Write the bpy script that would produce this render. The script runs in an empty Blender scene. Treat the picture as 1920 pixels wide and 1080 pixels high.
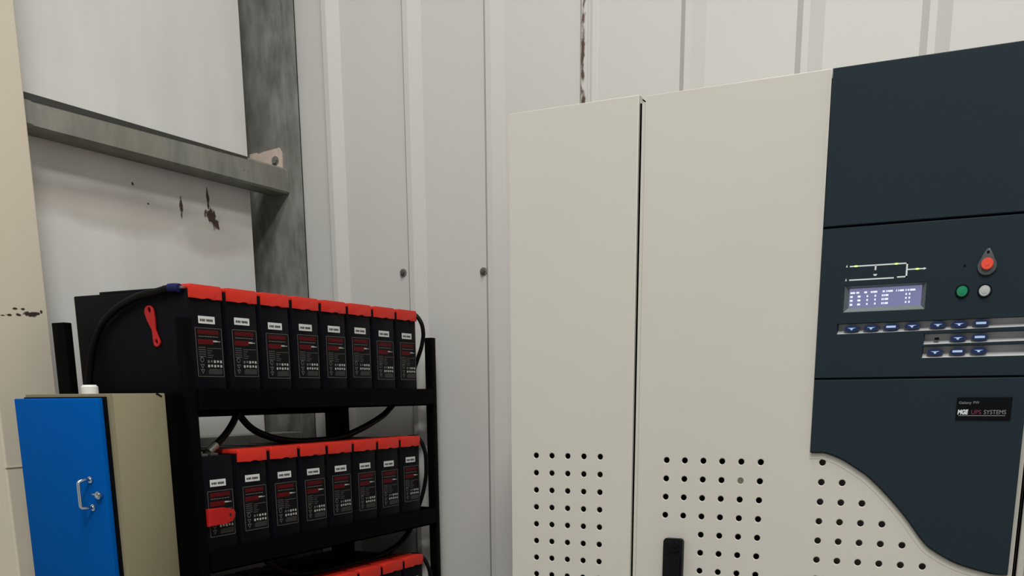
import bpy, bmesh, math, random
from mathutils import Vector, Matrix

H = 1.35                       # camera height above the floor; measurements below are taken from eye level
scene = bpy.context.scene
COL = scene.collection
rnd = random.Random(7)

# ------------------------------------------------------------------ materials
def mat(name, col, rough=0.5, metal=0.0, spec=0.5, noise=0.0, nscale=20.0, emit=None, estr=0.0, bump=0.0, bscale=200.0, coat=0.0):
    m = bpy.data.materials.new(name); m.use_nodes = True
    nt = m.node_tree; b = nt.nodes['Principled BSDF']
    b.inputs['Base Color'].default_value = (*col, 1)
    b.inputs['Roughness'].default_value = rough
    b.inputs['Metallic'].default_value = metal
    b.inputs['Specular IOR Level'].default_value = spec
    b.inputs['Coat Weight'].default_value = coat
    if emit:
        b.inputs['Emission Color'].default_value = (*emit, 1)
        b.inputs['Emission Strength'].default_value = estr
    tc = nt.nodes.new('ShaderNodeTexCoord')
    if noise:
        n = nt.nodes.new('ShaderNodeTexNoise'); n.inputs['Scale'].default_value = nscale
        n.inputs['Detail'].default_value = 6
        nt.links.new(tc.outputs['Object'], n.inputs['Vector'])
        r = nt.nodes.new('ShaderNodeValToRGB')
        r.color_ramp.elements[0].position = 0.3; r.color_ramp.elements[1].position = 0.7
        r.color_ramp.elements[0].color = (*[c * (1 - noise) for c in col], 1)
        r.color_ramp.elements[1].color = (*[min(1, c * (1 + noise)) for c in col], 1)
        nt.links.new(n.outputs['Fac'], r.inputs['Fac'])
        nt.links.new(r.outputs['Color'], b.inputs['Base Color'])
    if bump:
        n2 = nt.nodes.new('ShaderNodeTexNoise'); n2.inputs['Scale'].default_value = bscale
        nt.links.new(tc.outputs['Object'], n2.inputs['Vector'])
        bp = nt.nodes.new('ShaderNodeBump'); bp.inputs['Strength'].default_value = bump
        bp.inputs['Distance'].default_value = 0.002
        nt.links.new(n2.outputs['Fac'], bp.inputs['Height'])
        nt.links.new(bp.outputs['Normal'], b.inputs['Normal'])
    return m

class NG:
    """tiny shader-maths helper on one material"""
    def __init__(s, m):
        s.nt = m.node_tree; s.b = s.nt.nodes['Principled BSDF']
        s.tc = s.nt.nodes.new('ShaderNodeTexCoord')
        s.sep = s.nt.nodes.new('ShaderNodeSeparateXYZ')
        s.nt.links.new(s.tc.outputs['Object'], s.sep.inputs[0])
    def M(s, op, a, b=None, clamp=False):
        n = s.nt.nodes.new('ShaderNodeMath'); n.operation = op; n.use_clamp = clamp
        for i, v in enumerate((a, b)):
            if v is None: continue
            if isinstance(v, (int, float)): n.inputs[i].default_value = v
            else: s.nt.links.new(v, n.inputs[i])
        return n.outputs[0]
    def ax(s, k): return s.sep.outputs['XYZ'.index(k)]
    def noise(s, scale, stretch=(1, 1, 1), detail=5):
        mp = s.nt.nodes.new('ShaderNodeMapping'); mp.inputs['Scale'].default_value = stretch
        s.nt.links.new(s.tc.outputs['Object'], mp.inputs['Vector'])
        n = s.nt.nodes.new('ShaderNodeTexNoise'); n.inputs['Scale'].default_value = scale
        n.inputs['Detail'].default_value = detail
        s.nt.links.new(mp.outputs[0], n.inputs['Vector'])
        return n.outputs['Fac']
    def ellipse(s, a, b, ca, cb, ra, rb):
        """1 at centre, 0 at rim and negative outside"""
        da = s.M('DIVIDE', s.M('SUBTRACT', s.ax(a), ca), ra)
        db = s.M('DIVIDE', s.M('SUBTRACT', s.ax(b), cb), rb)
        r = s.M('SQRT', s.M('ADD', s.M('MULTIPLY', da, da), s.M('MULTIPLY', db, db)))
        return s.M('SUBTRACT', 1.0, r)
    def mask(s, shapes, noise, namp, lo, hi):
        v = None
        for e in shapes:
            v = e if v is None else s.M('MAXIMUM', v, e)
        v = s.M('ADD', v, s.M('MULTIPLY', s.M('SUBTRACT', noise, 0.5), namp))
        return s.M('DIVIDE', s.M('SUBTRACT', v, lo), hi - lo, clamp=True)
    def mix(s, fac, a, b):
        n = s.nt.nodes.new('ShaderNodeMix'); n.data_type = 'RGBA'
        if isinstance(fac, (int, float)): n.inputs[0].default_value = fac
        else: s.nt.links.new(fac, n.inputs[0])
        for i, v in ((6, a), (7, b)):
            if isinstance(v, tuple): n.inputs[i].default_value = (*v, 1)
            else: s.nt.links.new(v, n.inputs[i])
        return n.outputs[2]
    def base(s, v): s.nt.links.new(v, s.b.inputs['Base Color'])

BEIGE = (0.515, 0.497, 0.452)
M = {}
M['beige'] = mat('cabinet_beige_paint', BEIGE, 0.42, spec=0.4, noise=0.018, nscale=3, bump=0.05, bscale=900)
M['beige_edge'] = mat('cabinet_frame_paint', (0.53, 0.515, 0.465), 0.4, spec=0.4)
M['hollow'] = mat('cabinet_inside_black', (0.006, 0.006, 0.006), 0.8)
M['backing'] = mat('cabinet_inside_grey', (0.20, 0.19, 0.16), 0.7)
M['fascia'] = mat('fascia_slate_plastic', (0.0130, 0.0235, 0.0315), 0.5, spec=0.14, noise=0.03, nscale=4, bump=0.05, bscale=700)
M['bezel'] = mat('display_bezel_plastic', (0.085, 0.105, 0.112), 0.45)
M['tray'] = mat('key_tray_silver', (0.50, 0.51, 0.52), 0.4)
M['key'] = mat('key_blue_gloss', (0.006, 0.020, 0.085), 0.12, coat=0.6)
M['key_mark'] = mat('key_symbol_white', (0.45, 0.60, 0.85), 0.4)
M['white_print'] = mat('white_print', (0.62, 0.66, 0.66), 0.5)
M['led'] = mat('led_lime', (0.5, 0.6, 0.2), 0.4, emit=(0.70, 0.85, 0.25), estr=0.55)
M['screen'] = mat('lcd_glow', (0.05, 0.05, 0.12), 0.25, emit=(0.150, 0.155, 0.270), estr=1.0)
M['lcd_text'] = mat('lcd_characters', (0.3, 0.3, 0.4), 0.4, emit=(0.72, 0.76, 0.98), estr=0.95)
M['red_btn'] = mat('button_red', (0.62, 0.06, 0.035), 0.3, emit=(0.9, 0.12, 0.06), estr=0.12)
M['green_btn'] = mat('button_green', (0.012, 0.21, 0.10), 0.3)
M['grey_btn'] = mat('button_grey', (0.42, 0.44, 0.44), 0.35)
M['guard'] = mat('smoky_button_guard', (0.065, 0.070, 0.072), 0.3)
M['plate_black'] = mat('badge_black', (0.003, 0.0035, 0.005), 0.4, spec=0.1)
M['plate_red'] = mat('badge_red_print', (0.16, 0.02, 0.045), 0.5)
M['plate_grey'] = mat('badge_grey_print', (0.20, 0.21, 0.22), 0.5)
M['black_handle'] = mat('handle_black_plastic', (0.004, 0.004, 0.006), 0.35, spec=0.12)
M['rack'] = mat('rack_black_paint', (0.0018, 0.0018, 0.0021), 0.5, spec=0.03)
M['case'] = mat('battery_black_plastic', (0.0038, 0.0041, 0.0060), 0.45, spec=0.07, bump=0.08, bscale=600)
M['red_lid'] = mat('terminal_cover_red', (0.60, 0.027, 0.015), 0.45, spec=0.3)
M['red_strap'] = mat('strap_red_rubber', (0.40, 0.011, 0.010), 0.45, spec=0.3)
M['sticker'] = mat('sticker_white', (0.66, 0.67, 0.66), 0.5)
M['ink'] = mat('ink_dark', (0.03, 0.03, 0.035), 0.5)
M['lab_black'] = mat('label_black', (0.005, 0.005, 0.006), 0.5, spec=0.1)
M['lab_line'] = mat('label_grey_line', (0.125, 0.12, 0.115), 0.5)
M['lab_red'] = mat('label_dark_red', (0.070, 0.006, 0.008), 0.5, spec=0.1)
M['lab_red2'] = mat('label_bright_red', (0.115, 0.006, 0.007), 0.5, spec=0.1)
M['lab_white'] = mat('label_white', (0.42, 0.42, 0.40), 0.5)
M['lab_grey'] = mat('label_small_print', (0.055, 0.055, 0.055), 0.5)
M['cable'] = mat('cable_black_rubber', (0.0025, 0.0025, 0.003), 0.4, spec=0.10)
M['sleeve'] = mat('sleeve_blue', (0.006, 0.010, 0.075), 0.5, spec=0.2)
M['lug'] = mat('lug_tinned_metal', (0.42, 0.40, 0.37), 0.3, metal=0.9)
M['lead'] = mat('terminal_dull_metal', (0.20, 0.18, 0.16), 0.45, metal=0.7)
M['blue'] = mat('door_blue_paint', (0.0, 0.082, 0.345), 0.6, spec=0.03, noise=0.02, nscale=5)
M['khaki'] = mat('enclosure_khaki_paint', (0.245, 0.218, 0.142), 0.45, spec=0.2, noise=0.02, nscale=5)
M['gasket'] = mat('gasket_black', (0.003, 0.003, 0.004), 0.7, spec=0.05)
M['chrome'] = mat('chrome', (0.50, 0.57, 0.62), 0.18, metal=1.0)
M['white_plastic'] = mat('white_plastic', (0.72, 0.72, 0.69), 0.4)
M['bolt'] = mat('bolt_zinc', (0.15, 0.145, 0.135), 0.45, metal=0.6)
M['washer'] = mat('washer_dark', (0.16, 0.155, 0.145), 0.5)
M['bracket'] = mat('bracket_pale_primer', (0.56, 0.47, 0.40), 0.6, noise=0.08, nscale=30)
M['gap_shade'] = mat('gap_shade_dark', (0.035, 0.035, 0.032), 0.8)
M['floor'] = mat('concrete_floor', (0.33, 0.32, 0.30), 0.6, noise=0.15, nscale=3)
M['room'] = mat('room_paint', (0.62, 0.61, 0.57), 0.7, noise=0.02, nscale=2)
M['lamp'] = mat('lamp_tube', (0.9, 0.9, 0.9), 0.5, emit=(1, 0.985, 0.95), estr=1.0)
M['lamp_body'] = mat('lamp_body', (0.6, 0.6, 0.6), 0.5)

# galvanised steel
def galv(name, dark, light, warm):
    m = mat(name, dark, 0.5, metal=0.25, spec=0.35)
    g = NG(m)
    n1 = g.noise(9, (1, 1, 0.6), 8); n2 = g.noise(38, (1, 1, 0.35), 6); n3 = g.noise(3.2, (1, 1, 0.5), 4)
    f = g.M('ADD', g.M('MULTIPLY', n1, 0.6), g.M('MULTIPLY', n2, 0.4))
    f = g.M('DIVIDE', g.M('SUBTRACT', f, 0.38), 0.26, clamp=True)
    c = g.mix(f, dark, light)
    w = g.M('DIVIDE', g.M('SUBTRACT', n3, 0.50), 0.22, clamp=True)
    g.base(g.mix(g.M('MULTIPLY', w, 0.55), c, warm))
    return m
M['galv'] = galv('galvanised_post_steel', (0.135, 0.140, 0.131), (0.310, 0.315, 0.298), (0.225, 0.202, 0.178))
M['galv_rail'] = galv('galvanised_rail_steel', (0.180, 0.185, 0.165), (0.275, 0.272, 0.240), (0.225, 0.208, 0.172))

# back wall: painted trapezoidal sheet with a rusty lapped joint
def wall_material():
    m = mat('wall_sheet_white_paint', (0.66, 0.65, 0.62), 0.45, spec=0.35)
    g = NG(m)
    s = g.noise(2.2, (1, 1, 0.25), 5)
    c = g.mix(s, (0.520, 0.513, 0.494), (0.565, 0.560, 0.545))
    n = g.noise(46, (1.0, 1.0, 0.45), 6)
    stripe = g.ellipse('X', 'Z', -1.2925, 2.6, 0.010, 2.2)
    k = g.mask([stripe], n, 4.2, 0.22, 0.75)
    c = g.mix(k, c, (0.085, 0.050, 0.035))
    line = g.ellipse('X', 'Z', -1.303, 2.4, 0.004, 4.0)
    k2 = g.mask([line], n, 1.4, 0.25, 0.8)
    c = g.mix(g.M('MULTIPLY', k2, 0.7), c, (0.16, 0.12, 0.085))
    # small scuffs
    sp = g.noise(60, (1, 1, 1), 2)
    k3 = g.M('DIVIDE', g.M('SUBTRACT', sp, 0.765), 0.03, clamp=True)
    g.base(g.mix(g.M('MULTIPLY', k3, 0.35), c, (0.35, 0.33, 0.30)))
    return m
M['wall'] = wall_material()

def left_wall_material():
    m = mat('wall_left_panel_paint', (0.62, 0.62, 0.61), 0.55, spec=0.3)
    g = NG(m)
    s = g.noise(3.4, (1, 1, 0.22), 7)
    c = g.mix(g.M('DIVIDE', g.M('SUBTRACT', s, 0.3), 0.4, clamp=True), (0.535, 0.533, 0.518), (0.665, 0.663, 0.648))
    # brownish damp smear under the rail
    n = g.noise(5, (1, 1, 1.6), 5)
    k = g.mask([g.ellipse('Y', 'Z', 2.258, H + 0.530, 0.5149, 0.0743), g.ellipse('Y', 'Z', 2.654, H + 0.495, 0.2178, 0.0693)], n, 0.9, 0.0, 0.45)
    c = g.mix(g.M('MULTIPLY', k, 0.50), c, (0.330, 0.285, 0.235))
    # rust drips
    nr = g.noise(75, (1, 1, 0.6), 5)
    k2 = g.mask([g.ellipse('Y', 'Z', 2.531, H + 0.572, 0.0084, 0.0426), g.ellipse('Y', 'Z', 2.652, H + 0.609, 0.0079, 0.0515),
                 g.ellipse('Y', 'Z', 2.663, H + 0.561, 0.0356, 0.0337), g.ellipse('Y', 'Z', 2.679, H + 0.540, 0.0248, 0.0257), g.ellipse('Y', 'Z', 2.342, H + 0.606, 0.0059, 0.0059),
                 g.ellipse('Y', 'Z', 2.396, H + 0.560, 0.0069, 0.0039)], nr, 2.1, 0.20, 0.50)
    c = g.mix(k2, c, (0.055, 0.030, 0.026))
    g.base(c)
    return m
M['wall_left'] = left_wall_material()

def column_material():
    m = mat('column_cream_paint', (0.56, 0.50, 0.40), 0.5, spec=0.35)
    g = NG(m)
    s = g.noise(2.0, (1, 1, 0.4), 5)
    c = g.mix(s, (0.555, 0.500, 0.400), (0.610, 0.555, 0.455))
    nr = g.noise(95, (1, 1, 1.2), 5)
    el = [g.ellipse('Y', 'Z', y, H + z, ry, rz) for y, z, ry, rz in
          ((1.778, 0.200, 0.010, 0.004), (1.806, 0.202, 0.009, 0.004), (1.838, 0.205, 0.020, 0.008), (1.858, 0.208, 0.014, 0.004),
           (1.797, 0.216, 0.009, 0.0035), (1.820, 0.217, 0.008, 0.0035), (1.874, 0.213, 0.004, 0.005), (1.760, 0.198, 0.008, 0.002))]
    k = g.mask(el, nr, 1.6, 0.05, 0.35)
    c = g.mix(k, c, (0.035, 0.022, 0.018))
    g.base(c)
    return m
M['cream'] = column_material()

# ------------------------------------------------------------------ mesh helpers
def B(): return bmesh.new()

def box(bm, x0, x1, y0, y1, z0, z1, mi=0, bev=0.0, seg=2):
    vs = [bm.verts.new((x, y, z)) for x in (x0, x1) for y in (y0, y1) for z in (z0, z1)]
    idx = [(0, 1, 3, 2), (4, 6, 7, 5), (0, 4, 5, 1), (2, 3, 7, 6), (0, 2, 6, 4), (1, 5, 7, 3)]
    fs = [bm.faces.new([vs[i] for i in f]) for f in idx]
    for f in fs: f.material_index = mi
    if bev:
        es = list({e for f in fs for e in f.edges})
        r = bmesh.ops.bevel(bm, geom=es, offset=bev, segments=seg, affect='EDGES', profile=0.5)
        for f in r['faces']: f.material_index = mi
    return vs

def prism(bm, pts, axis, a0, a1, mi=0, bev=0.0):
    """polygon pts (2D) extruded along axis from a0 to a1; 2D order is the remaining axes in XYZ order"""
    def mk(p, a):
        q = list(p); q.insert('xyz'.index(axis), a); return q
    lo = [bm.verts.new(mk(p, a0)) for p in pts]; hi = [bm.verts.new(mk(p, a1)) for p in pts]
    n = len(pts); fs = []
    fs.append(bm.faces.new(lo)); fs.append(bm.faces.new(list(reversed(hi))))
    for i in range(n):
        j = (i + 1) % n
        fs.append(bm.faces.new([lo[j], lo[i], hi[i], hi[j]]))
    for f in fs: f.material_index = mi
    if bev:
        es = list({e for f in fs[:2] for e in f.edges})
        r = bmesh.ops.bevel(bm, geom=es, offset=bev, segments=2, affect='EDGES', profile=0.5)
        for f in r['faces']: f.material_index = mi

def disc(bm, c, axis, r, h, n=24, mi=0, r2=None, ry=None):
    """short cylinder / cone frustum from c along +axis by h; ry makes it oval (second in-plane axis)"""
    r2 = r if r2 is None else r2
    k = (ry / r) if ry else 1.0
    ax = 'xyz'.index(axis); oth = [i for i in range(3) if i != ax]
    lo, hi = [], []
    for i in range(n):
        a = 2 * math.pi * i / n
        for lst, rad, d in ((lo, r, 0), (hi, r2, h)):
            p = [0, 0, 0]; p[ax] = c[ax] + d
            p[oth[0]] = c[oth[0]] + rad * math.cos(a); p[oth[1]] = c[oth[1]] + rad * k * math.sin(a)
            lst.append(bm.verts.new(p))
    fs = [bm.faces.new(lo), bm.faces.new(list(reversed(hi)))]
    for i in range(n):
        j = (i + 1) % n
        fs.append(bm.faces.new([lo[j], lo[i], hi[i], hi[j]]))
    for f in fs: f.material_index = mi

def link(o, parent=None):
    COL.objects.link(o)
    if parent: o.parent = parent
    return o

def finish(me, mats, smooth):
    for m in (mats if isinstance(mats, (list, tuple)) else [mats]): me.materials.append(M[m])
    if smooth:
        me.shade_smooth()
        try: me.set_sharp_from_angle(angle=math.radians(32))
        except Exception: pass

def base_of(parent):
    v = Vector((0, 0, 0)); p = parent
    while p: v += Vector(p.location); p = p.parent
    return v

def obj(name, bm, mats, parent=None, smooth=False, local=False, origin=None):
    """links bm as one mesh; coordinates are eye-level world coordinates unless local"""
    bmesh.ops.recalc_face_normals(bm, faces=bm.faces)
    if not local:
        bmesh.ops.translate(bm, verts=bm.verts, vec=Vector((0, 0, H)) - base_of(parent))
    o_loc = Vector((0, 0, 0))
    if origin is not None and parent is None:
        o_loc = Vector(origin) + Vector((0, 0, H))
        bmesh.ops.translate(bm, verts=bm.verts, vec=-o_loc)
    me = bpy.data.meshes.new(name); bm.to_mesh(me); bm.free()
    finish(me, mats, smooth)
    o = bpy.data.objects.new(name, me); o.location = o_loc
    return link(o, parent)

def tag(o, label=None, cat=None, group=None, kind=None):
    if label: o['label'] = label
    if cat: o['category'] = cat
    if group: o['group'] = group
    if kind: o['kind'] = kind
    return o

def thing(name, label, cat, loc, group=None):
    o = bpy.data.objects.new(name, None); o.empty_display_size = 0.05
    o.location = (loc[0], loc[1], loc[2] + H)
    link(o); return tag(o, label, cat, group)

def curve_mesh(name, cu):
    tmp = bpy.data.objects.new('tmp', cu); COL.objects.link(tmp)
    dg = bpy.context.evaluated_depsgraph_get(); dg.update()
    me = bpy.data.meshes.new_from_object(tmp.evaluated_get(dg), depsgraph=dg)
    bpy.data.objects.remove(tmp); bpy.data.curves.remove(cu)
    me.name = name
    return me

def mesh_obj(name, me, mats, parent, smooth=True, local=False):
    me.materials.clear()
    if not local:
        me.transform(Matrix.Translation(Vector((0, 0, H)) - base_of(parent)))
    finish(me, mats, smooth)
    o = bpy.data.objects.new(name, me)
    return link(o, parent)

def sheet(name, outline, holes, y_front, thick, mats, parent, edge=0.0012, circ=()):
    """flat sheet standing in the XZ plane, its front at y_front; outline/holes are polygons, circ = (x, z, r)"""
    cu = bpy.data.curves.new(name, 'CURVE'); cu.dimensions = '2D'; cu.fill_mode = 'BOTH'
    cu.extrude = max(0.0, thick / 2 - edge); cu.bevel_depth = edge; cu.bevel_resolution = 2; cu.offset = -edge
    polys = [outline] + list(holes)
    for (x, z, r) in circ:
        polys.append([(x + r * math.cos(-2 * math.pi * i / 20), z + r * math.sin(-2 * math.pi * i / 20)) for i in range(20)])
    for p in polys:
        s = cu.splines.new('POLY'); s.points.add(len(p) - 1); s.use_cyclic_u = True
        for q, (x, z) in zip(s.points, p): q.co = (x, z, 0, 1)
    me = curve_mesh(name, cu)
    # (x, y, z) -> (x, depth, z): curve +Z faces the viewer
    me.transform(Matrix(((1, 0, 0, 0), (0, 0, -1, y_front + thick / 2), (0, 1, 0, 0), (0, 0, 0, 1))))
    return mesh_obj(name, me, mats, parent)

def tube_mesh(name, pts, r, res=6, caps=True):
    cu = bpy.data.curves.new(name, 'CURVE'); cu.dimensions = '3D'
    cu.bevel_depth = r; cu.bevel_resolution = res; cu.use_fill_caps = caps
    s = cu.splines.new('BEZIER'); s.bezier_points.add(len(pts) - 1); s.resolution_u = 10
    for b, p in zip(s.bezier_points, pts):
        b.co = p; b.handle_left_type = b.handle_right_type = 'AUTO'
    return curve_mesh(name, cu)

def tube(name, pts, r, mats, parent):
    return mesh_obj(name, tube_mesh(name, pts, r), mats, parent)

def text_on_front(name, body, x, z, size, y, mats, parent, bold=0.0, width=None, shear=0.0):
    """lettering on a surface that faces -y, left end at x, baseline at z"""
    cu = bpy.data.curves.new(name, 'FONT'); cu.body = body; cu.size = size; cu.offset = bold; cu.shear = shear
    cu.extrude = 0.0002
    me = curve_mesh(name, cu)
    xs = [v.co.x for v in me.vertices]
    k = width / (max(xs) - min(xs)) if width else 1.0
    x0 = min(xs)
    me.transform(Matrix(((k, 0, 0, x - x0 * k), (0, 0, -1, y), (0, 1, 0, z), (0, 0, 0, 1))))
    return mesh_obj(name, me, mats, parent, smooth=False)

# ------------------------------------------------------------------ the room
YB = 3.05
RIBS = [-2.243, -1.930, -1.634, -1.311, -1.003, -0.680, -0.365, -0.052, 0.261, 0.574, 0.887, 1.200, 1.513, 1.826, 2.139, 2.452, 2.765, 3.078, 3.391, 3.704]
ZC = 5.2                       # ceiling above eye level

def back_wall():
    prof = [(-2.75, YB)]
    for i, a in enumerate(RIBS):
        if i == 3:             # lapped joint: square batten-like rib
            prof += [(a, YB), (a + 0.011, YB - 0.016), (a + 0.014, YB - 0.018), (a + 0.031, YB - 0.018), (a + 0.033, YB - 0.013), (a + 0.037, YB - 0.013), (a + 0.040, YB - 0.003), (a + 0.055, YB - 0.002), (a + 0.058, YB)]
        else:
            prof += [(a, YB), (a + 0.022, YB - 0.030), (a + 0.040, YB - 0.030), (a + 0.073, YB)]
    prof.append((4.0, YB))
    bm = B()
    lo = [bm.verts.new((x, y, -H)) for x, y in prof]; hi = [bm.verts.new((x, y, ZC)) for x, y in prof]
    for i in range(len(prof) - 1):
        bm.faces.new([lo[i], lo[i + 1], hi[i + 1], hi[i]])
    # outer skin so that the wall has a thickness
    box(bm, -2.75, 4.0, YB + 0.03, YB + 0.07, -H, ZC)
    o = obj('wall_back', bm, 'wall'); tag(o, kind='structure')
    for x, z in ((-1.951, 0.398), (-1.644, 0.384)):
        bm = B(); disc(bm, (x, YB - 0.003, z), 'y', 0.0125, 0.003, 20)
        s = obj('screw', bm, 'washer', o)
        bm = B(); disc(bm, (x, YB - 0.011, z), 'y', 0.008, 0.008, 6); disc(bm, (x, YB - 0.0135, z), 'y', 0.004, 0.003, 10)
        obj('screw_head', bm, 'bolt', s)
    return o
back_wall()

XL = -2.535
XP = -2.426                    # face of the wall panel, which stops short of the corner post
bm = B(); box(bm, XL - 0.06, XL, -2.5, YB + 0.06, -H, ZC); box(bm, XL, XP, -2.5, 2.8555, -H, ZC)
tag(obj('wall_left', bm, 'wall_left'), kind='structure')
bm = B(); box(bm, -2.75, 4.1, -2.6, 3.1, -H - 0.1, -H)
tag(obj('floor', bm, 'floor'), kind='structure')
bm = B(); box(bm, -2.75, 4.1, -2.6, 3.1, ZC, ZC + 0.1)
tag(obj('ceiling', bm, 'room'), kind='structure')
bm = B(); box(bm, 4.0, 4.1, -2.6, 3.1, -H, ZC)
tag(obj('wall_right', bm, 'room'), kind='structure')

# cream box column on the far left
bm = B(); box(bm, -2.425, -2.30, 1.718, 1.894, -H, ZC, bev=0.004)
col = obj('trim_1', bm, 'cream'); tag(col, kind='structure')
bm = B(); box(bm, -2.305, -2.298, 1.7175, 1.8945, -0.1725, -0.1695)
obj('weld_line', bm, 'cream', col)

# galvanised corner post: C section, its web towards the camera
bm = B()
box(bm, -2.525, -2.349, 2.972, 2.977, -H, ZC, bev=0.003)
box(bm, -2.354, -2.349, 2.975, 3.046, -H, ZC)
box(bm, -2.354 - 0.018, -2.349, 3.042, 3.047, -H, ZC)
post = obj('steel_post', bm, 'galv', smooth=True, origin=(-2.43, 2.972, -H))
tag(post, 'dark mottled galvanised steel post standing floor to ceiling in the corner behind the battery rack', 'post')

# upper rail and its bracket
rail = thing('steel_rail', 'horizontal galvanised steel rail crossing the left wall above the batteries, from column to corner post', 'rail', (-2.40, 2.43, 0.67))
bm = B()
prism(bm, [(-2.356, 0.668), (-2.350, 0.674), (-2.350, 0.742), (-2.356, 0.748), (-2.425, 0.748), (-2.425, 0.744), (-2.358, 0.744), (-2.354, 0.740),
           (-2.354, 0.676), (-2.358, 0.672), (-2.425, 0.672), (-2.425, 0.668)], 'y', 1.897, 2.968)
obj('channel', bm, 'galv_rail', rail, smooth=True)
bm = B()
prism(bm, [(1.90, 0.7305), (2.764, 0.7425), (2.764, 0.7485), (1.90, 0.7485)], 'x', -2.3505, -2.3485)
obj('shade_strip', bm, 'gap_shade', rail)  # tapered dark strip, painted shade of the gap along the rail's top
bm = B(); box(bm, -2.350, -2.3475, 1.90, 1.952, 0.676, 0.731)
obj('splice_plate', bm, 'galv_rail', rail)
for y, z in ((2.628, 0.712), (2.650, 0.712), (2.745, 0.705), (2.765, 0.705)):
    bm = B(); disc(bm, (-2.3502, y, z), 'x', 0.0032, 0.0008, 10)
    obj('rivet', bm, 'washer', rail)
br = thing('bracket_plate', 'small pale pinkish bracket plate bolted to the corner post above the steel rail', 'bracket', (-2.44, 2.971, 0.70))
bm = B()
prism(bm, [(-2.512, 0.750), (-2.349 - 0.024, 0.750), (-2.372, 0.800), (-2.382, 0.817), (-2.45, 0.811), (-2.474, 0.806), (-2.480, 0.811), (-2.512, 0.809)], 'y', 2.966, 2.9715)
obj('plate', bm, 'bracket', br)
bm = B(); disc(bm, (-2.399, 2.957, 0.778), 'y', 0.0105, 0.009, 6); disc(bm, (-2.399, 2.9635, 0.778), 'y', 0.014, 0.0025, 20)
obj('bolt', bm, 'washer', br)

# lower rail, seen between the shelves
bm = B()
prism(bm, [(-2.425, -0.128), (-2.352, -0.128), (-2.350, -0.130), (-2.350, -0.208), (-2.354, -0.208), (-2.354, -0.132), (-2.425, -0.132)], 'y', 1.897, 2.968)
lr = obj('steel_rail', bm, 'galv_rail', origin=(-2.40, 2.43, -0.208))
tag(lr, 'lower galvanised steel rail glimpsed behind the rack between its two upper shelves', 'rail')

# ------------------------------------------------------------------ UPS cabinets
YU = 2.13
def holes_grid(xs, zs, r, skip=()):
    return [(x, z, r) for j, z in enumerate(zs) for i, x in enumerate(xs) if (i, j) not in skip]

def side_cabinet():
    t = thing('power_cabinet', 'narrow beige steel cabinet with one perforated door, left neighbour of the slate-fronted cabinet', 'cabinet', (-0.933, 2.53, -H))
    bm = B()
    box(bm, -1.081, -1.078, 2.134, 2.93, -H + 0.02, 0.584)
    box(bm, -0.788, -0.785, 2.150, 2.93, -H + 0.02, 0.584)
    box(bm, -1.081, -0.785, 2.15, 2.93, 0.581, 0.584)
    box(bm, -1.081, -0.785, 2.927, 2.93, -H + 0.02, 0.584)
    box(bm, -1.081, -0.785, 2.15, 2.93, -H, -H + 0.06)
    obj('body', bm, 'beige', t)
    bm = B(); box(bm, -1.077, -0.789, 2.165, 2.17, -H + 0.06, 0.58)
    obj('inner_panel', bm, 'hollow', t)
    xs = [-1.0177 + 0.03948 * i for i in range(5)]
    zs = [-0.1400 - 0.03937 * j for j in range(20)]
    d = sheet('door', [(-1.0815, -1.29), (-0.7845, -1.29), (-0.7845, 0.5868), (-1.0815, 0.5868)], [], YU, 0.0035, 'beige', t, edge=0.0015, circ=holes_grid(xs, zs, 0.0063))
    bm = B()
    box(bm, -0.7862, -0.7845, 2.132, 2.150, -1.29, 0.586); box(bm, -1.0815, -1.0795, 2.132, 2.148, -1.29, 0.586)
    obj('door_return', bm, 'beige', d)
    return t
side_cabinet()

# S-shaped lower edge of the slate fascia
def s_curve(n=40):
    key = [(-0.4036, -0.1218), (-0.3884, -0.1216), (-0.3732, -0.1222), (-0.3414, -0.1340), (-0.3063, -0.1550), (-0.2863, -0.1690), (-0.2500, -0.2030),
           (-0.2131, -0.2440), (-0.1775, -0.2895), (-0.1548, -0.3080), (-0.1109, -0.3300), (-0.0570, -0.3435), (-0.0380, -0.3455), (-0.0227, -0.3460)]
    out = []
    for i in range(len(key) - 1):
        p0 = key[max(0, i - 1)]; p1 = key[i]; p2 = key[i + 1]; p3 = key[min(len(key) - 1, i + 2)]
        for k in range(5):
            t = k / 5
            out.append(tuple(0.5 * (2 * p1[a] + (p2[a] - p0[a]) * t + (2 * p0[a] - 5 * p1[a] + 4 * p2[a] - p3[a]) * t * t + (3 * p1[a] - p0[a] - 3 * p2[a] + p3[a]) * t ** 3) for a in (0, 1)))
    out.append(key[-1])
    return out
SC = s_curve()

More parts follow.
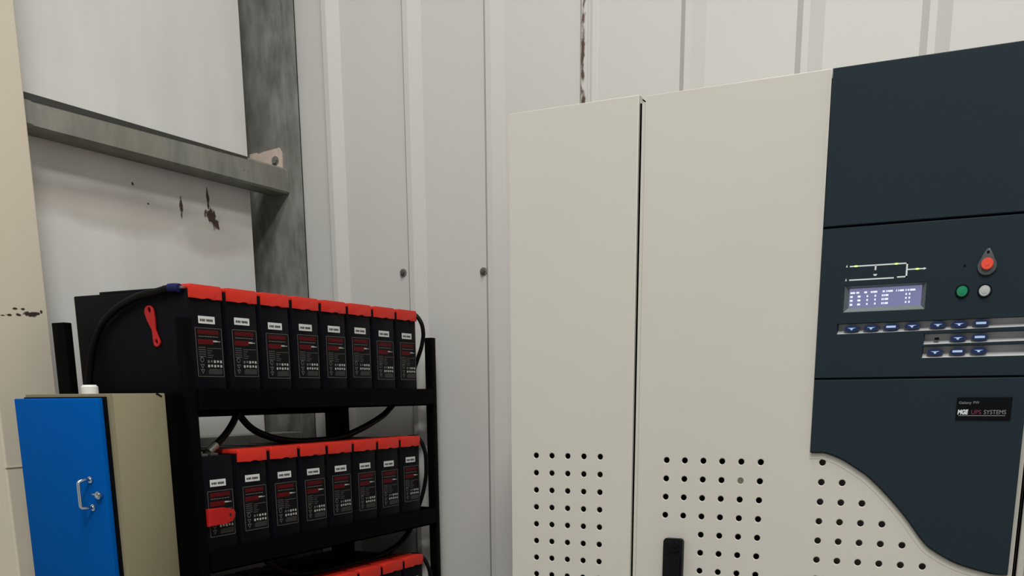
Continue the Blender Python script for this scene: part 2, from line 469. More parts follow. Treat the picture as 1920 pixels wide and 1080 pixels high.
def main_cabinet():
    t = thing('power_cabinet', 'wide beige steel cabinet with slate-blue front panel, small display and black door handle', 'cabinet', (-0.40, 2.53, -H))
    bm = B()
    box(bm, -0.7838, -0.7802, 2.1372, 2.93, -H + 0.02, 0.574)
    box(bm, -0.7838, -0.752, 2.1372, 2.1415, -H + 0.02, 0.572)
    box(bm, -0.7832, -0.012, 2.142, 2.93, 0.569, 0.574)
    box(bm, -0.050, -0.0125, 2.142, 2.145, -H + 0.02, 0.572)
    box(bm, -0.0155, -0.0125, 2.142, 2.93, -H + 0.02, 0.572)
    box(bm, -0.7832, -0.012, 2.927, 2.93, -H + 0.02, 0.572)
    box(bm, -0.7832, -0.012, 2.142, 2.93, -H, -H + 0.06)
    obj('body', bm, 'beige_edge', t)
    bm = B(); box(bm, -0.752, -0.41, 2.20, 2.205, -H + 0.06, 0.565)
    obj('inner_panel', bm, 'hollow', t)
    bm = B(); box(bm, -0.409, -0.05, 2.1475, 2.152, -H + 0.06, -0.10)
    obj('inner_panel', bm, 'backing', t)
    # the door: left field, and the field under the S curve
    circ = []
    xs = [-0.7055 + 0.04060 * i for i in range(6)]
    for j in range(20):
        z = -0.1440 - 0.03945 * j
        for i in range(6):
            if 4 <= j <= 8 and i < 2: continue
            circ.append((xs[i], z, 0.0063))
    def s_z(x):
        for (xa, za), (xb, zb) in zip(SC, SC[1:]):
            if xa <= x <= xb: return za + (zb - za) * (x - xa) / (xb - xa)
        return -0.346
    for j in range(20):
        z = -0.1418 - 0.03968 * j
        for i in range(9):
            x = -0.3782 + 0.04068 * i
            if z < s_z(x) - 0.030 or i == j == 0: circ.append((x, z, 0.0064))
    xr = -0.0165
    outline = [(-0.7705, -1.29), (xr, -1.29), (xr, -0.347)] + [(x, z - 0.0012) for x, z in reversed(SC)] + [(-0.4048, 0.583), (-0.7705, 0.583)]
    d = sheet('door', outline, [], YU, 0.0035, 'beige', t, edge=0.0015, circ=circ)
    bm = B()
    box(bm, -0.7705, -0.7688, 2.132, 2.1370, -1.29, 0.582)
    obj('door_return', bm, 'beige', d)
    # raised lip that follows the S curve
    lip = [(x, z - 0.003) for x, z in SC] + [(x - (0.006 if 5 < k < len(SC) - 8 else 0), z - 0.0130) for k, (x, z) in reversed(list(enumerate(SC)))]
    sheet('curved_lip', lip, [], YU - 0.0006, 0.002, 'beige_edge', d, edge=0.0004)
    bm = B(); disc(bm, (xs[4], 2.131, -0.1440 - 0.03945), 'y', 0.0060, 0.004, 20)
    obj('hole_plug', bm, 'plug', d)
    # long handle
    hd = thing_part('handle', d)
    bm = B()
    prism(bm, round_rect(-0.7035, -0.6600, -0.478, -0.3115, 0.0065), 'y', 2.117, 2.1305, bev=0.0025)
    obj('handle_plate', bm, 'black_handle', hd, smooth=True)
    bm = B()
    prism(bm, round_rect(-0.6990, -0.6645, -0.473, -0.351, 0.005), 'y', 2.106, 2.118, bev=0.0025)
    obj('handle_grip', bm, 'black_handle', hd, smooth=True)
    bm = B(); prism(bm, round_rect(-0.6955, -0.668, -0.341, -0.319, 0.006), 'y', 2.1150, 2.118, bev=0.001)
    disc(bm, (-0.6745, 2.1125, -0.3255), 'y', 0.0045, 0.004, 16)
    obj('keyhole_cover', bm, 'black_handle', hd, smooth=True)

    # ---- slate fascia, three panels
    YF = 2.121
    k = YF / YU
    def S(p): return (p[0] * k, p[1] * k)
    x0, x1 = -0.4038, -0.0222
    sheet('top_panel', [S(p) for p in ((x0, 0.3055), (x1, 0.3055), (x1, 0.5832), (x0, 0.5832))], [], YF, 0.018, 'fascia', t, edge=0.0018)
    bot = [S(p) for p in ([(x1, 0.0200), (x0, 0.0200)] + SC)]
    pb = sheet('bottom_panel', bot, [], YF, 0.018, 'fascia', t, edge=0.0018)
    # dark backing behind the seams
    bm = B(); box(bm, x0 * k + 0.004, x1 * k - 0.004, 2.139, 2.1415, -0.05, 0.578)
    obj('fascia_backing', bm, 'hollow', t)
    lcd = [(-0.3568, 0.1467), (-0.2099, 0.1467), (-0.2099, 0.1945), (-0.3568, 0.1945)]
    s1 = [(-0.3664, 0.1062), (-0.0300, 0.1095), (-0.0300, 0.1262), (-0.3664, 0.1250)]
    s2 = [(-0.2069, 0.0826), (-0.0300, 0.0846), (-0.0300, 0.1018), (-0.2069, 0.1015)]
    s3 = [(-0.2077, 0.0580), (-0.0300, 0.0586), (-0.0300, 0.0785), (-0.2077, 0.0785)]
    cp = sheet('control_panel', [S(p) for p in ((x0, 0.0235), (x1, 0.0235), (x1, 0.3015), (x0, 0.3015))],
               [[S(p) for p in reversed(q)] for q in (lcd, s1, s2, s3)], YF, 0.018, 'fascia', t, edge=0.0012)
    # key trays: curved silver gutters
    for q in (s1, s2, s3):
        (xa, zb), (xb, zb2), (_, zt2), (_, zt) = [S(p) for p in q]
        bm = B(); n = 6; rows = []
        for i in range(n + 1):
            a = i / n
            dy, f = ((0, 0), (0.0050, 0.08), (0.0095, 0.19), (0.0130, 0.34), (0.0150, 0.52), (0.0160, 0.75), (0.0160, 1.0))[i]
            rows.append([bm.verts.new((xa - 0.0004, YF + 0.0005 + dy, zb - 0.0003 + (zt - zb + 0.001) * f)), bm.verts.new((xb, YF + 0.0005 + dy, zb2 - 0.0003 + (zt2 - zb2 + 0.001) * f))])
        for r0, r1 in zip(rows, rows[1:]): bm.faces.new([r0[0], r0[1], r1[1], r1[0]])
        obj('key_tray', bm, 'tray', cp, smooth=True)
    def key(x, z, mark):
        x, z = x * k, z * k
        bm = B(); disc(bm, (x, YF + 0.0015, z), 'y', 0.0135, 0.0095, 28, r2=0.0145, ry=0.0062)
        kk = obj('key', bm, 'key', cp, smooth=True)
        bm = B()
        if mark == 'bar': box(bm, x - 0.0085, x + 0.0085, YF + 0.0010, YF + 0.0016, z - 0.0016, z + 0.0022)
        else: prism(bm, [(x - 0.008, z + 0.0014), (x + 0.008, z + 0.0014), (x + 0.0025, z - 0.0002), (x + 0.0015, z - 0.0028), (x - 0.0015, z - 0.0028), (x - 0.0025, z - 0.0002)], 'y', YF + 0.0010, YF + 0.0016)
        obj('key_symbol', bm, 'key_mark', kk)
    for x, z, mk in ((-0.3393, 0.1158, 'v'), (-0.3033, 0.1158, 'v'), (-0.2671, 0.1165, 'bar'), (-0.2295, 0.1168, 'v'), (-0.1842, 0.1172, 'v'), (-0.1475, 0.1172, 'v'), (-0.1105, 0.1175, 'bar'),
                     (-0.1476, 0.0922, 'v'), (-0.1106, 0.0928, 'bar'), (-0.1851, 0.0680, 'v'), (-0.1464, 0.0682, 'bar'), (-0.1102, 0.0687, 'v')):
        key(x, z, mk)
    bm = B(); disc(bm, (-0.1844 * k, YF + 0.004, 0.0923 * k), 'y', 0.0045, 0.004, 16, ry=0.0025)
    obj('indicator', bm, 'plate_black', cp)
    # display: sloping bezel, screen, characters
    inn = [(-0.3488, 0.1552), (-0.2180, 0.1545), (-0.2180, 0.1906), (-0.3488, 0.1900)]
    bm = B(); ou = [S(p) for p in lcd]; ii = [S(p) for p in inn]
    vo = [bm.verts.new((x, YF + 0.0004, z)) for x, z in ou]; vi = [bm.verts.new((x, YF + 0.0085, z)) for x, z in ii]
    for i in range(4):
        j = (i + 1) % 4; bm.faces.new([vo[i], vo[j], vi[j], vi[i]])
    bz = obj('display_bezel', bm, 'bezel', cp)
    bm = B(); box(bm, ii[0][0] - 0.001, ii[1][0] + 0.001, YF + 0.0086, YF + 0.0105, ii[1][1] - 0.001, ii[2][1] + 0.001)
    sc = obj('screen', bm, 'screen', bz)
    bm = B(); ys = YF + 0.0080
    def dash(x, z, w, h=0.0034):
        box(bm, x * k, (x + w) * k, ys, ys + 0.0005, (z - h / 2) * k, (z + h / 2) * k)
    zr = [0.1822, 0.1750, 0.1680, 0.1606]
    for x, w in ((-0.3470, 0.0085), (-0.3360, 0.0052), (-0.3215, 0.0052), (-0.3095, 0.0035), (-0.3052, 0.0075), (-0.2880, 0.0040), (-0.2815, 0.0020), (-0.2785, 0.0090), (-0.2640, 0.0016), (-0.2600, 0.0016), (-0.2572, 0.0075), (-0.2470, 0.0020), (-0.2430, 0.0024), (-0.2390, 0.0095)):
        dash(x, zr[0] + (x + 0.347) * 0.008, w, 0.0032)
    for z in zr[1:]:
        for x, w in ((-0.3470, 0.0048), (-0.3330, 0.0052), (-0.3165, 0.0026), (-0.3020, 0.0026), (-0.2890, 0.0024), (-0.2855, 0.0016), (-0.2828, 0.0058), (-0.2465, 0.0026), (-0.2405, 0.0026)):
            dash(x, z + (x + 0.347) * 0.008, w)
    obj('characters', bm, 'lcd_text', bz)
    # flow diagram above the display
    bm = B(); ym = YF - 0.0004
    def bar(xa, xb, za, zb): box(bm, xa * k, xb * k, ym, ym + 0.0008, za * k, zb * k)
    bar(-0.3500, -0.2450, 0.2290, 0.2314); bar(-0.2480, -0.2450, 0.2052, 0.2314); bar(-0.2628, -0.2450, 0.2052, 0.2076); bar(-0.3495, -0.2685, 0.2042, 0.2066)
    bar(-0.2450, -0.2170, 0.2178, 0.2200); bar(-0.3042, -0.3012, 0.2212, 0.2300)
    prism(bm, [(-0.3064 * k, 0.2140 * k), (-0.2986 * k, 0.2140 * k), (-0.3008 * k, 0.2108 * k), (-0.3042 * k, 0.2108 * k)], 'y', ym, ym + 0.0008)
    prism(bm, [(-0.2170 * k, 0.2166 * k), (-0.2170 * k, 0.2212 * k), (-0.2120 * k, 0.2192 * k)], 'y', ym, ym + 0.0008)
    for z in (0.2290, 0.2040): prism(bm, [(-0.3570 * k, z * k), (-0.3540 * k, z * k), (-0.3552 * k, (z + 0.005) * k)], 'y', ym, ym + 0.0008)
    fd = obj('flow_diagram', bm, 'white_print', cp)
    for x, z in ((-0.3386, 0.2302), (-0.2656, 0.2302), (-0.2281, 0.2189)):
        bm = B(); disc(bm, (x * k, YF - 0.0012, z * k), 'y', 0.0042, 0.0012, 14, ry=0.0017)
        obj('light', bm, 'led', fd)
    # push buttons
    def button(x, z, m, name):
        x, z = x * k, z * k
        bm = B(); disc(bm, (x, YF - 0.001, z), 'y', 0.0122, 0.002, 32)
        ring = obj(name, bm, 'plate_black', cp, smooth=True)
        bm = B(); disc(bm, (x, YF - 0.0055, z), 'y', 0.0085, 0.006, 32, r2=0.0102)
        disc(bm, (x, YF - 0.0062, z), 'y', 0.0050, 0.001, 24, r2=0.0056); disc(bm, (x, YF - 0.0066, z), 'y', 0.0022, 0.001, 16)
        c = obj('cap', bm, m, ring, smooth=True)
    button(-0.1475, 0.1747, 'green_btn', 'push_button'); button(-0.1098, 0.1738, 'grey_btn', 'push_button')
    # stop button under a drop-shaped guard
    cx, cz, r = -0.1095 * k, 0.2170 * k, 0.0158
    pts = []
    for i in range(29):
        a = math.radians(-215 + 250 * i / 28 + 0)
        pts.append((cx + r * math.cos(a), cz + r * math.sin(a)))
    pts += [(cx + 0.0060, cz + 0.0245), (cx + 0.0022, cz + 0.0300), (cx - 0.0022, cz + 0.0300), (cx - 0.0060, cz + 0.0245)]
    bm = B(); prism(bm, pts, 'y', YF - 0.004, YF + 0.001, bev=0.0012)
    gd = obj('button_guard', bm, 'guard', cp, smooth=True)
    bm = B(); disc(bm, (cx, YF - 0.0085, 0.2205 * k), 'y', 0.0095, 0.006, 32, r2=0.0108); disc(bm, (cx, YF - 0.0092, 0.2205 * k), 'y', 0.0038, 0.001, 20)
    obj('stop_button', bm, 'red_btn', gd, smooth=True)
    bm = B(); disc(bm, (cx, YF - 0.0048, cz + 0.0235), 'y', 0.0024, 0.001, 14)
    obj('lock_hole', bm, 'plate_black', gd)
    bm = B(); disc(bm, (-0.1470 * k, YF - 0.0006, 0.2198 * k), 'y', 0.0022, 0.0012, 14)
    obj('buzzer_hole', bm, 'plate_black', cp)
    # badge
    bm = B(); box(bm, -0.1393 * k, -0.0456 * k, YF - 0.0022, YF + 0.001, -0.0568 * k, -0.0147 * k, bev=0.0006)
    bd = obj('badge', bm, 'plate_black', pb)
    yt = YF - 0.0023
    text_on_front('lettering', 'Galaxy', -0.1352 * k, -0.0272 * k, 0.0068, yt, 'plate_grey', bd, width=0.0215)
    text_on_front('lettering', 'PW', -0.1105 * k, -0.0272 * k, 0.0068, yt, 'plate_grey', bd, width=0.0100)
    text_on_front('lettering', 'MGE', -0.1362 * k, -0.0460 * k, 0.0112, yt, 'white_print', bd, width=0.0180, bold=0.0006, shear=0.1)
    text_on_front('lettering', 'UPS', -0.1128 * k, -0.0460 * k, 0.0108, yt, 'plate_red', bd, width=0.0168)
    text_on_front('lettering', 'SYSTEMS', -0.0912 * k, -0.0460 * k, 0.0108, yt, 'plate_grey', bd, width=0.0372)
    bm = B(); box(bm, -0.1345 * k, -0.0545 * k, yt - 0.0002, yt + 0.0003, -0.0494 * k, -0.0484 * k)
    obj('underline', bm, 'plate_grey', bd)
    return t

def round_rect(x0, x1, z0, z1, r, n=5):
    out = []
    for cx, cz, a0 in ((x1 - r, z1 - r, 0), (x0 + r, z1 - r, 90), (x0 + r, z0 + r, 180), (x1 - r, z0 + r, 270)):
        for i in range(n + 1):
            a = math.radians(a0 + 90 * i / n); out.append((cx + r * math.cos(a), cz + r * math.sin(a)))
    return out

def thing_part(name, parent):
    o = bpy.data.objects.new(name, None); o.empty_display_size = 0.02
    return link(o, parent)

M['plug'] = mat('hole_plug_olive', (0.125, 0.118, 0.070), 0.6)
main_cabinet()

# neighbouring cabinet, only a sliver shows
t = thing('power_cabinet', 'plain grey-beige cabinet at the right picture edge, a sliver beyond the slate panel', 'cabinet', (0.31, 2.55, -H))
bm = B(); box(bm, -0.0090, 0.62, 2.162, 2.93, -H, 0.00, bev=0.003)
obj('body', bm, 'beige_edge', t)
bm = B(); box(bm, 0.006, 0.612, 2.150, 2.163, -1.28, -0.012, bev=0.003)
obj('door', bm, 'beige', t)

# ------------------------------------------------------------------ battery rack
XF = -1.79                     # plane of the battery fronts
ROWZ = (0.0, -0.3875, -0.776)
rack = thing('battery_rack', 'black steel battery rack with open shelves standing against the left wall', 'rack', (-1.985, 2.39, -H))
PZ = 0.1785
for name, x0, x1, y0, y1 in (('post', -1.8150, -1.7865, 1.8420, 1.8690), ('post', -1.8135, -1.7865, 2.9480, 2.9745), ('post', -2.190, -2.146, 1.810, 1.834), ('post', -2.206, -2.146, 2.915, 2.9745)):
    bm = B(); box(bm, x0, x1, y0, y1, -H, PZ, bev=0.002)
    obj(name, bm, 'rack', rack, smooth=True)
for z in (0.0, -0.3915, -0.783, -1.17):
    bm = B(); box(bm, -1.7875, -1.7825, 1.8695, 2.9475, z - 0.037, z + 0.016); box(bm, -1.835, -1.7825, 1.8695, 2.9475, z - 0.037, z - 0.0325)
    obj('front_beam', bm, 'rack', rack)
    bm = B(); box(bm, -2.180, -2.175, 1.83, 2.95, z - 0.060, z - 0.010); box(bm, -2.180, -2.13, 1.83, 2.95, z - 0.037, z - 0.0325)
    obj('rear_beam', bm, 'rack', rack)
    for y0 in (2.962,):
        bm = B(); box(bm, -2.16, -1.80, y0, y0 + 0.005, z - 0.037, z + 0.016)
        obj('side_beam', bm, 'rack', rack)
    bm = B(); box(bm, -2.178, -1.788, 1.862, 2.917, z - 0.0325, z - 0.0295)
    obj('shelf', bm, 'rack', rack)

bm = B(); box(bm, -2.147, -1.8145, 1.8110, 1.8440, -1.22, 0.0050)
obj('side_panel', bm, 'rack', rack)

# ------------------------------------------------------------------ batteries
BW, BP, Y0 = 0.110, 0.1261, 1.866
ZB = -0.0295                   # battery base relative to its row
def label_mesh():
    """black specification label, local: y across, z up from the battery base, front at x = 0"""
    bm = B(); b = 0.016; w = 0.089; z0, z1 = 0.0755, 0.1885
    def r(ya, yb, za, zb, mi, d=0.0007): box(bm, 0.0, d, b + ya, b + yb, za, zb, mi)
    r(0, w, z0, z1, 0, 0.0005)
    e = 0.0011
    r(0, w, z1 - e, z1, 1); r(0, w, z0, z0 + e, 1); r(0, e, z0, z1, 1); r(w - e, w, z0, z1, 1)
    r(0.008, 0.078, z1 - 0.0150, z1 - 0.0045, 2)
    for i in range(9): r(0.011 + i * 0.0072, 0.0145 + i * 0.0072, z1 - 0.0125, z1 - 0.0075, 3, 0.0009)
    for i in range(7): r(0.010 + i * 0.0096, 0.0175 + i * 0.0096, z1 - 0.0208, z1 - 0.0190, 1)
    r(0.007, 0.058, z1 - 0.0375, z1 - 0.0265, 3)
    for i in range(5): r(0.011 + i * 0.0088, 0.0160 + i * 0.0088, z1 - 0.0350, z1 - 0.0290, 2, 0.0009)
    r(0.058, 0.072, z1 - 0.0318, z1 - 0.0282, 4); r(0.072, 0.082, z1 - 0.0312, z1 - 0.0296, 4)
    r(0.036, 0.084, z1 - 0.0470, z1 - 0.0460, 1)
    for i in range(5):
        z = z1 - 0.0440 - i * 0.0052
        r(0.007, 0.031, z - 0.0022, z, 5); r(0.036, 0.056 - (i % 3) * 0.004, z - 0.0042, z - 0.0022, 5)
    # hazard pictograms
    for row in range(2):
        for i in range(5):
            z = z1 - 0.0745 - row * 0.0105; y = 0.035 + i * 0.0105
            m_ = 4 if (i > 1 or row) else 1
            r(y, y + 0.0060, z - 0.0060 + 0.001 * (i % 2), z, m_, 0.0008)
    disc(bm, (0.0, b + 0.0165, z1 - 0.0735), 'x', 0.0062, 0.0008, 14, 1); disc(bm, (0.0, b + 0.0165, z1 - 0.0735), 'x', 0.0044, 0.0010, 14, 0)
    for k_, zc in enumerate((z1 - 0.0885, z1 - 0.1005)):
        prism(bm, [(b + 0.0095, zc + 0.0045), (b + 0.0235, zc + 0.0045), (b + 0.0165, zc - 0.0060)], 'x', 0.0, 0.0008, 1)
        prism(bm, [(b + 0.0125, zc + 0.0030), (b + 0.0205, zc + 0.0030), (b + 0.0165, zc - 0.0030)], 'x', 0.0, 0.0010, 0)
    for i in range(4):
        z = z1 - 0.0950 - i * 0.0032
        r(0.036 + 0.003 * (i == 0), 0.083, z - 0.0018, z, 5)
    return bm

def make_battery():
    t = bpy.data.objects.new('battery', None); t.empty_display_size = 0.05; link(t)
    bm = B()
    # case with a slightly waisted body and a stepped top
    box(bm, -0.378, 0.0, 0.0, BW, 0.0, 0.2735, bev=0.003)
    box(bm, -0.292, -0.083, 0.004, BW - 0.004, 0.272, 0.2795, bev=0.002)
    obj('case', bm, 'case', t, smooth=True, local=True)
    # red terminal cover: skirt with wavy lower edge, flat top reaching back
    n = 22; low = []
    for i in range(n + 1):
        y = 0.0005 + (BW - 0.001) * i / n; u = i / n
        z = 0.2535 + 0.0030 * math.exp(-((u - 0.56) / 0.10) ** 2) - 0.0018 * math.exp(-((u - 0.72) / 0.07) ** 2) - 0.0016 * math.exp(-((u - 0.42) / 0.10) ** 2)
        low.append((y, z))
    bm = B()
    prism(bm, low + [(BW - 0.0005, 0.2795), (BW - 0.006, 0.2845), (0.006, 0.2845), (0.0005, 0.2795)], 'x', 0.0004, 0.0055, bev=0.0008)
    box(bm, -0.080, 0.0050, 0.0015, BW - 0.0015, 0.2740, 0.2843, bev=0.002)
    obj('terminal_cover', bm, 'red_lid', t, smooth=True, local=True)
    bm = B(); box(bm, 0.0, 0.0006, 0.028, 0.083, 0.2000, 0.2170)
    s = obj('number_sticker', bm, 'sticker', t, local=True)
    bm = B()
    for i, (ya, w) in enumerate(((0.033, 0.004), (0.0385, 0.003), (0.0425, 0.004), (0.0475, 0.003), (0.0545, 0.0045), (0.060, 0.0045), (0.0655, 0.0045), (0.071, 0.005))):
        box(bm, 0.0005, 0.0009, ya, ya + w, 0.2050, 0.2105)
    obj('print', bm, 'ink', s, local=True)
    obj('specification_label', label_mesh(), ['lab_black', 'lab_line', 'lab_red', 'lab_red2', 'lab_white', 'lab_grey'], t, local=True)
    return t

def children(o): return [c for c in bpy.data.objects if c.parent == o]
def copy_tree(o, skip=()):
    r = o.copy(); COL.objects.link(r)
    for ch in children(o):
        if ch.name.split('.')[0] in skip: continue
        c = ch.copy(); COL.objects.link(c); c.parent = r
        for g in children(ch):
            d = g.copy(); COL.objects.link(d); d.parent = c
    return r

ORD = ['first', 'second', 'third', 'fourth', 'fifth', 'sixth', 'seventh', 'last']
ROWN = ['top shelf', 'second shelf', 'lowest visible shelf']
proto = make_battery()
proto_used = False
spots = []
for row in range(3):
    for i in range(8):
        if row == 2 and i < 3: continue
        spots.append((row, i))
protokids = children(proto)
for row, i in spots:
    if (row, i) == (0, 0): o = proto
    elif (row, i) == (1, 0): o = copy_tree(proto, skip=('terminal_cover',))
    else: o = copy_tree(proto)
    dz = ROWZ[row] if row < 2 else ROWZ[2]
    o.location = (XF, Y0 + BP * i, H + dz + ZB)
    if (row, i) == (0, 0): lab = 'black battery with blue cable sleeve under its red cover, first on the top shelf'
    elif (row, i) == (1, 0): lab = 'black battery without its red cover, bare terminals showing, first on the second shelf'
    elif i == 7: lab = 'black battery under red cover beside the far rack post, end of the ' + ROWN[row]
    elif row == 2: lab = 'red-capped black battery, %s from the far rack post on the lowest visible shelf' % ORD[7 - i]
    else: lab = 'red-capped black battery with spec label, %s from the blue-door box on the %s' % (ORD[i], ROWN[row])
    tag(o, lab, 'battery', 'batteries on the ' + ROWN[row])
    jz = rnd.uniform(-0.003, 0.003); jy = rnd.uniform(-0.0025, 0.0025)
    for c in children(o):
        if c.name.startswith('number_sticker'):
            c.location = (0, rnd.uniform(-0.002, 0.002), jz + rnd.uniform(-0.002, 0.002))
        if c.name.startswith('specification_label'): c.location = (0, jy * 0.6, jz)

bare = [o for o in bpy.data.objects if o.get('label', '').startswith('black battery without')][0]
for y, x in ((0.030, -0.030), (0.082, -0.045)):
    bm = B()
    box(bm, x - 0.016, x + 0.016, y - 0.012, y + 0.012, 0.2725, 0.2780, bev=0.001)
    disc(bm, (x, y, 0.2775), 'z', 0.008, 0.007, 6); disc(bm, (x, y, 0.2840), 'z', 0.0045, 0.007, 12)
    obj('terminal', bm, 'lead', bare, local=True)

# ------------------------------------------------------------------ cables and straps
def cable(label, pts, r=0.0085, group='black battery cables', extra=None):
    t = thing('battery_cable', label, 'cable', (pts[0][0], pts[0][1], min(p[2] for p in pts)), group)
    tube('wire', pts, r, 'cable', t)
    return t
c = cable('thick black cable curving from under the first red cover down the side of that battery',
          [(-1.830, 1.8540, 0.2460), (-1.878, 1.853, 0.2385), (-1.920, 1.852, 0.2340), (-1.958, 1.852, 0.225), (-2.014, 1.852, 0.204), (-2.064, 1.852, 0.170), (-2.098, 1.852, 0.122), (-2.118, 1.852, 0.070), (-2.130, 1.852, 0.0), (-2.132, 1.852, -0.06)])
tube('sleeve', [(-1.803, 1.8550, 0.2445), (-1.816, 1.8545, 0.2460), (-1.834, 1.8540, 0.2460)], 0.0096, 'sleeve', c)
bm = B(); box(bm, -1.806, -1.795, 1.853, 1.868, 0.243, 0.249, bev=0.001); disc(bm, (-1.812, 1.868, 0.2445), 'y', 0.005, 0.004, 12)
obj('lug', bm, 'lug', c)
cable('black cable looping off the end of the top battery row beside the rack post',
      [(-1.835, 2.8665, 0.250), (-1.803, 2.869, 0.2480), (-1.782, 2.872, 0.229), (-1.771, 2.873, 0.196), (-1.776, 2.873, 0.155), (-1.793, 2.873, 0.112), (-1.815, 2.872, 0.060), (-1.835, 2.872, 0.0), (-1.845, 2.872, -0.020)], 0.0065)
cable('black cable looping off the end of the second battery row beside the rack post',
      [(-1.835, 2.8665, -0.137), (-1.800, 2.869, -0.140), (-1.780, 2.872, -0.170), (-1.773, 2.873, -0.236), (-1.781, 2.873, -0.294), (-1.802, 2.872, -0.356), (-1.83, 2.872, -0.405)], 0.0065)
cable('black cable looping off the end of the lowest visible battery row',
      [(-1.835, 2.8665, -0.526), (-1.800, 2.869, -0.530), (-1.780, 2.872, -0.555), (-1.768, 2.873, -0.600), (-1.775, 2.873, -0.67), (-1.80, 2.872, -0.74), (-1.83, 2.872, -0.79)], 0.0065)
cable('long black cable sagging under the top shelf onto the second row of batteries',
      [(-1.88, 2.098, -0.034), (-1.88, 2.113, -0.048), (-1.88, 2.157, -0.084), (-1.88, 2.219, -0.108), (-1.88, 2.309, -0.1255), (-1.88, 2.440, -0.1305), (-1.88, 2.560, -0.1255), (-1.88, 2.650, -0.108), (-1.88, 2.735, -0.085), (-1.88, 2.800, -0.062), (-1.88, 2.850, -0.034)], 0.0095)
c = cable('black cable slanting from under the top shelf to the bare battery terminal',
          [(-1.862, 2.085, -0.034), (-1.845, 2.062, -0.052), (-1.833, 2.018, -0.086), (-1.832, 1.975, -0.116), (-1.8325, 1.945, -0.134)], 0.0088)
tube('clear_sleeve', [(-1.8322, 1.968, -0.1208), (-1.8323, 1.956, -0.1280), (-1.8325, 1.940, -0.137)], 0.0105, 'lug', c)
cable('black cable sagging under the second shelf onto the lowest visible row of batteries',
      [(-1.88, 2.950, -0.428), (-1.88, 2.935, -0.447), (-1.88, 2.882, -0.484), (-1.88, 2.800, -0.508), (-1.88, 2.700, -0.5185), (-1.88, 2.560, -0.5195), (-1.88, 2.40, -0.517), (-1.88, 2.28, -0.500), (-1.88, 2.20, -0.460), (-1.88, 2.16, -0.430)], 0.0095)

# strap on the side of the first top battery: bow-tie shaped rubber tab with two eyes
t = thing('lifting_strap', 'red rubber strap with two eyes hanging on the side of the nearest top battery', 'strap', (-1.905, 1.862, 0.118), 'red battery straps')
def strap_outline(p, q, ra, rb, waist, n=12):
    """p, q = eye centres; two rounded ends with a waist"""
    p = Vector(p); q = Vector(q); d = (q - p).normalized(); nrm = Vector((-d.y, d.x)); out = []
    for i in range(n + 1):
        a = math.pi * (0.5 + i / n) ; out.append(p + (d * math.cos(a) + nrm * math.sin(a)) * ra)
    m_ = (p * 0.42 + q * 0.58); out.append(p * 0.75 + q * 0.25 - nrm * (ra * 0.86)); out.append(m_ - nrm * waist)
    for i in range(n + 1):
        a = math.pi * (-0.5 + i / n); out.append(q + (d * math.cos(a) + nrm * math.sin(a)) * rb)
    out.append(m_ + nrm * waist); out.append(p * 0.75 + q * 0.25 + nrm * (ra * 0.86))
    return [tuple(v) for v in out]
P_, Q_ = (-1.9100, 0.1960), (-1.8935, 0.1260)
def eye(c, r): return [(c[0] + r * math.cos(-2 * math.pi * i / 14), c[1] + 1.5 * r * math.sin(-2 * math.pi * i / 14)) for i in range(14)]
sheet('band', strap_outline(P_, Q_, 0.0150, 0.0110, 0.0058), [eye((P_[0] + 0.001, P_[1] + 0.004), 0.0045), eye((Q_[0], Q_[1] + 0.001), 0.0036)], 1.8585, 0.006, 'red_strap', t, edge=0.0015)
# strap standing off the front of the bare battery on the second shelf
t = thing('lifting_strap', 'bright red strap tab lying across the spec label of the uncovered battery', 'strap', (-1.775, 1.91, -0.31), 'red battery straps')
cu_pts = [(1.866, -0.2690), (1.925, -0.2705), (1.940, -0.2735), (1.955, -0.2775), (1.9615, -0.2850), (1.960, -0.2955), (1.952, -0.3035), (1.944, -0.3045), (1.938, -0.3100), (1.925, -0.3085), (1.900, -0.3105), (1.866, -0.3120)]
bm = B(); prism(bm, cu_pts, 'x', -1.7870, -1.7760, bev=0.0025)
tab = obj('band', bm, 'red_strap', t, smooth=True)
bm = B(); disc(bm, (-1.7762, 1.9415, -0.2900), 'x', 0.0042, 0.0006, 14)
obj('eyelet', bm, 'hollow', t)

# ------------------------------------------------------------------ blue-door enclosure on the rack end
t = thing('electrical_enclosure', 'khaki steel box with blue door and chrome handle, fixed to the rack end', 'electrical box', (-1.97, 1.72, -0.43))
xa, xb, yf, yb2, zt, zb = -2.110, -1.829, 1.640, 1.8085, 0.0070, -0.452
bm = B(); box(bm, xa, xb, yf + 0.012, yb2, zb, zt, bev=0.002)
box(bm, xa + 0.008, xb, yf + 0.004, yf + 0.013, zb, zt - 0.0008)
obj('body', bm, 'khaki', t, smooth=True)
bm = B(); box(bm, xa + 0.012, xb - 0.0085, yf - 0.004, yf + 0.006, zb + 0.006, zt - 0.0068)
obj('gasket', bm, 'gasket', t)
bm = B(); box(bm, xa - 0.003, xb - 0.013, yf - 0.020, yf - 0.003, zb + 0.004, zt - 0.0095, bev=0.003, seg=3)
door = obj('door', bm, 'blue', t, smooth=True)
yd = yf - 0.020
hx = -1.8925
hnd = tube('handle', [(hx + 0.006, yd + 0.001, -0.1815), (hx + 0.003, yd - 0.018, -0.1815), (hx, yd - 0.0285, -0.1860), (hx, yd - 0.030, -0.1950), (hx, yd - 0.030, -0.2160), (hx, yd - 0.030, -0.2320), (hx, yd - 0.0285, -0.2410), (hx + 0.003, yd - 0.018, -0.2440), (hx + 0.006, yd + 0.001, -0.2440)], 0.0040, 'chrome', door)
for z in (-0.1815, -0.2440):
    bm = B(); disc(bm, (hx + 0.006, yd - 0.003, z), 'y', 0.0075, 0.003, 20)
    obj('handle_foot', bm, 'chrome', door, smooth=True)
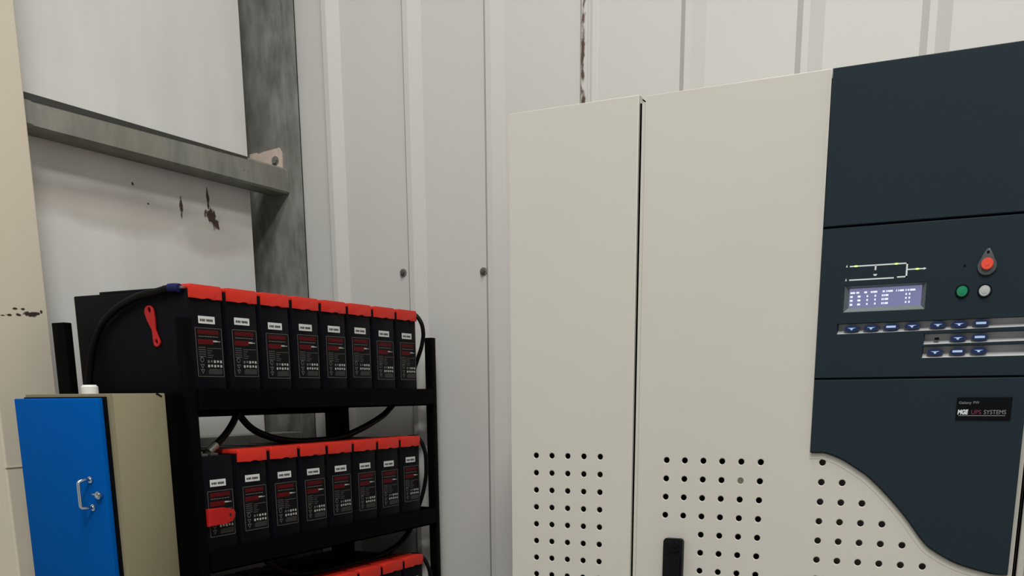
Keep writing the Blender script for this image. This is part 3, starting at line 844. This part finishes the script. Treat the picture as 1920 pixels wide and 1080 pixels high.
lk = (-1.8600, yd, -0.2150)
bm = B(); disc(bm, (lk[0], yd - 0.009, lk[2]), 'y', 0.0088, 0.009, 24); disc(bm, (lk[0], yd - 0.012, lk[2]), 'y', 0.0062, 0.003, 20); box(bm, lk[0] - 0.012, lk[0] + 0.004, yd - 0.0145, yd - 0.011, lk[2] + 0.001, lk[2] + 0.004)
obj('lock', bm, 'chrome', door, smooth=True)
for z in (-0.045, -0.365):
    bm = B(); disc(bm, (xa - 0.007, yf - 0.006, z - 0.011), 'z', 0.0045, 0.022, 14); box(bm, xa - 0.007, xa + 0.006, yf - 0.004, yf + 0.004, z - 0.009, z + 0.009)
    obj('hinge', bm, 'bolt', t, smooth=True)
bm = B(); gx, gy = -1.985, 1.728
disc(bm, (gx, gy, zt - 0.001), 'z', 0.0195, 0.017, 28); disc(bm, (gx, gy, zt + 0.0155), 'z', 0.0195, 0.005, 28, r2=0.015)
obj('cable_gland', bm, 'white_plastic', t, smooth=True)
bm = B(); prism(bm, [(yb2 - 0.030, zt - 0.0015), (yb2 - 0.012, zt - 0.0090), (yb2 - 0.010, zt - 0.0060), (yb2 - 0.024, zt + 0.0005)], 'x', xb - 0.0004, xb + 0.0008)
obj('scratch', bm, 'gasket', t)

# ------------------------------------------------------------------ lamps
def lamp(x, y, z, sx, sy, power, label):
    t = thing('ceiling_lamp', label, 'lamp', (x, y, z + 0.02), 'ceiling lamps')
    bm = B(); box(bm, x - sx / 2 - 0.02, x + sx / 2 + 0.02, y - sy / 2 - 0.02, y + sy / 2 + 0.02, z + 0.03, z + 0.09)
    obj('lamp_body', bm, 'lamp_body', t)
    l = bpy.data.lights.new('light', 'AREA'); l.shape = 'RECTANGLE'; l.size = sx; l.size_y = sy; l.energy = power; l.color = (1.0, 0.985, 0.945)
    o = bpy.data.objects.new('light', l); o.location = (0, 0, 0.0); link(o, t)
lamp(-0.60, 0.70, 3.80, 0.6, 2.0, 105, 'long ceiling lamp hanging over the aisle in front of the battery rack')
lamp(0.90, -1.50, 4.20, 0.6, 2.0, 240, 'long ceiling lamp hanging over the aisle in front of the cabinets')

w = bpy.data.worlds.new('world'); scene.world = w; w.use_nodes = True
bg = w.node_tree.nodes['Background']; bg.inputs[0].default_value = (0.98, 0.99, 1.0, 1); bg.inputs[1].default_value = 0.22

# ------------------------------------------------------------------ camera
F, CX, CY, YA, PI_, RO = 1899.39, 948.75, 1189.81, 0.476637, 0.233952, -0.0091500
sy_, cy_ = math.sin(YA), math.cos(YA)
fwd = Vector((-sy_ * math.cos(PI_), cy_ * math.cos(PI_), -math.sin(PI_)))
right = Vector((cy_, sy_, 0)); up = right.cross(fwd)
r2 = right * math.cos(RO) + up * math.sin(RO); u2 = -right * math.sin(RO) + up * math.cos(RO)
cam = bpy.data.cameras.new('camera'); co = bpy.data.objects.new('camera', cam); COL.objects.link(co)
mw = Matrix((r2, u2, -fwd)).transposed().to_4x4(); mw.translation = (0, 0, H)
co.matrix_world = mw
cam.sensor_fit = 'HORIZONTAL'; cam.sensor_width = 36.0; cam.lens = F / 1920 * 36
cam.shift_x = (960 - CX) / 1920; cam.shift_y = (CY - 540) / 1920
cam.clip_start = 0.02
scene.camera = co

vs = scene.view_settings
vs.view_transform = 'Standard'; vs.look = 'None'; vs.gamma = 1; vs.exposure = 0.0; vs.use_curve_mapping = False
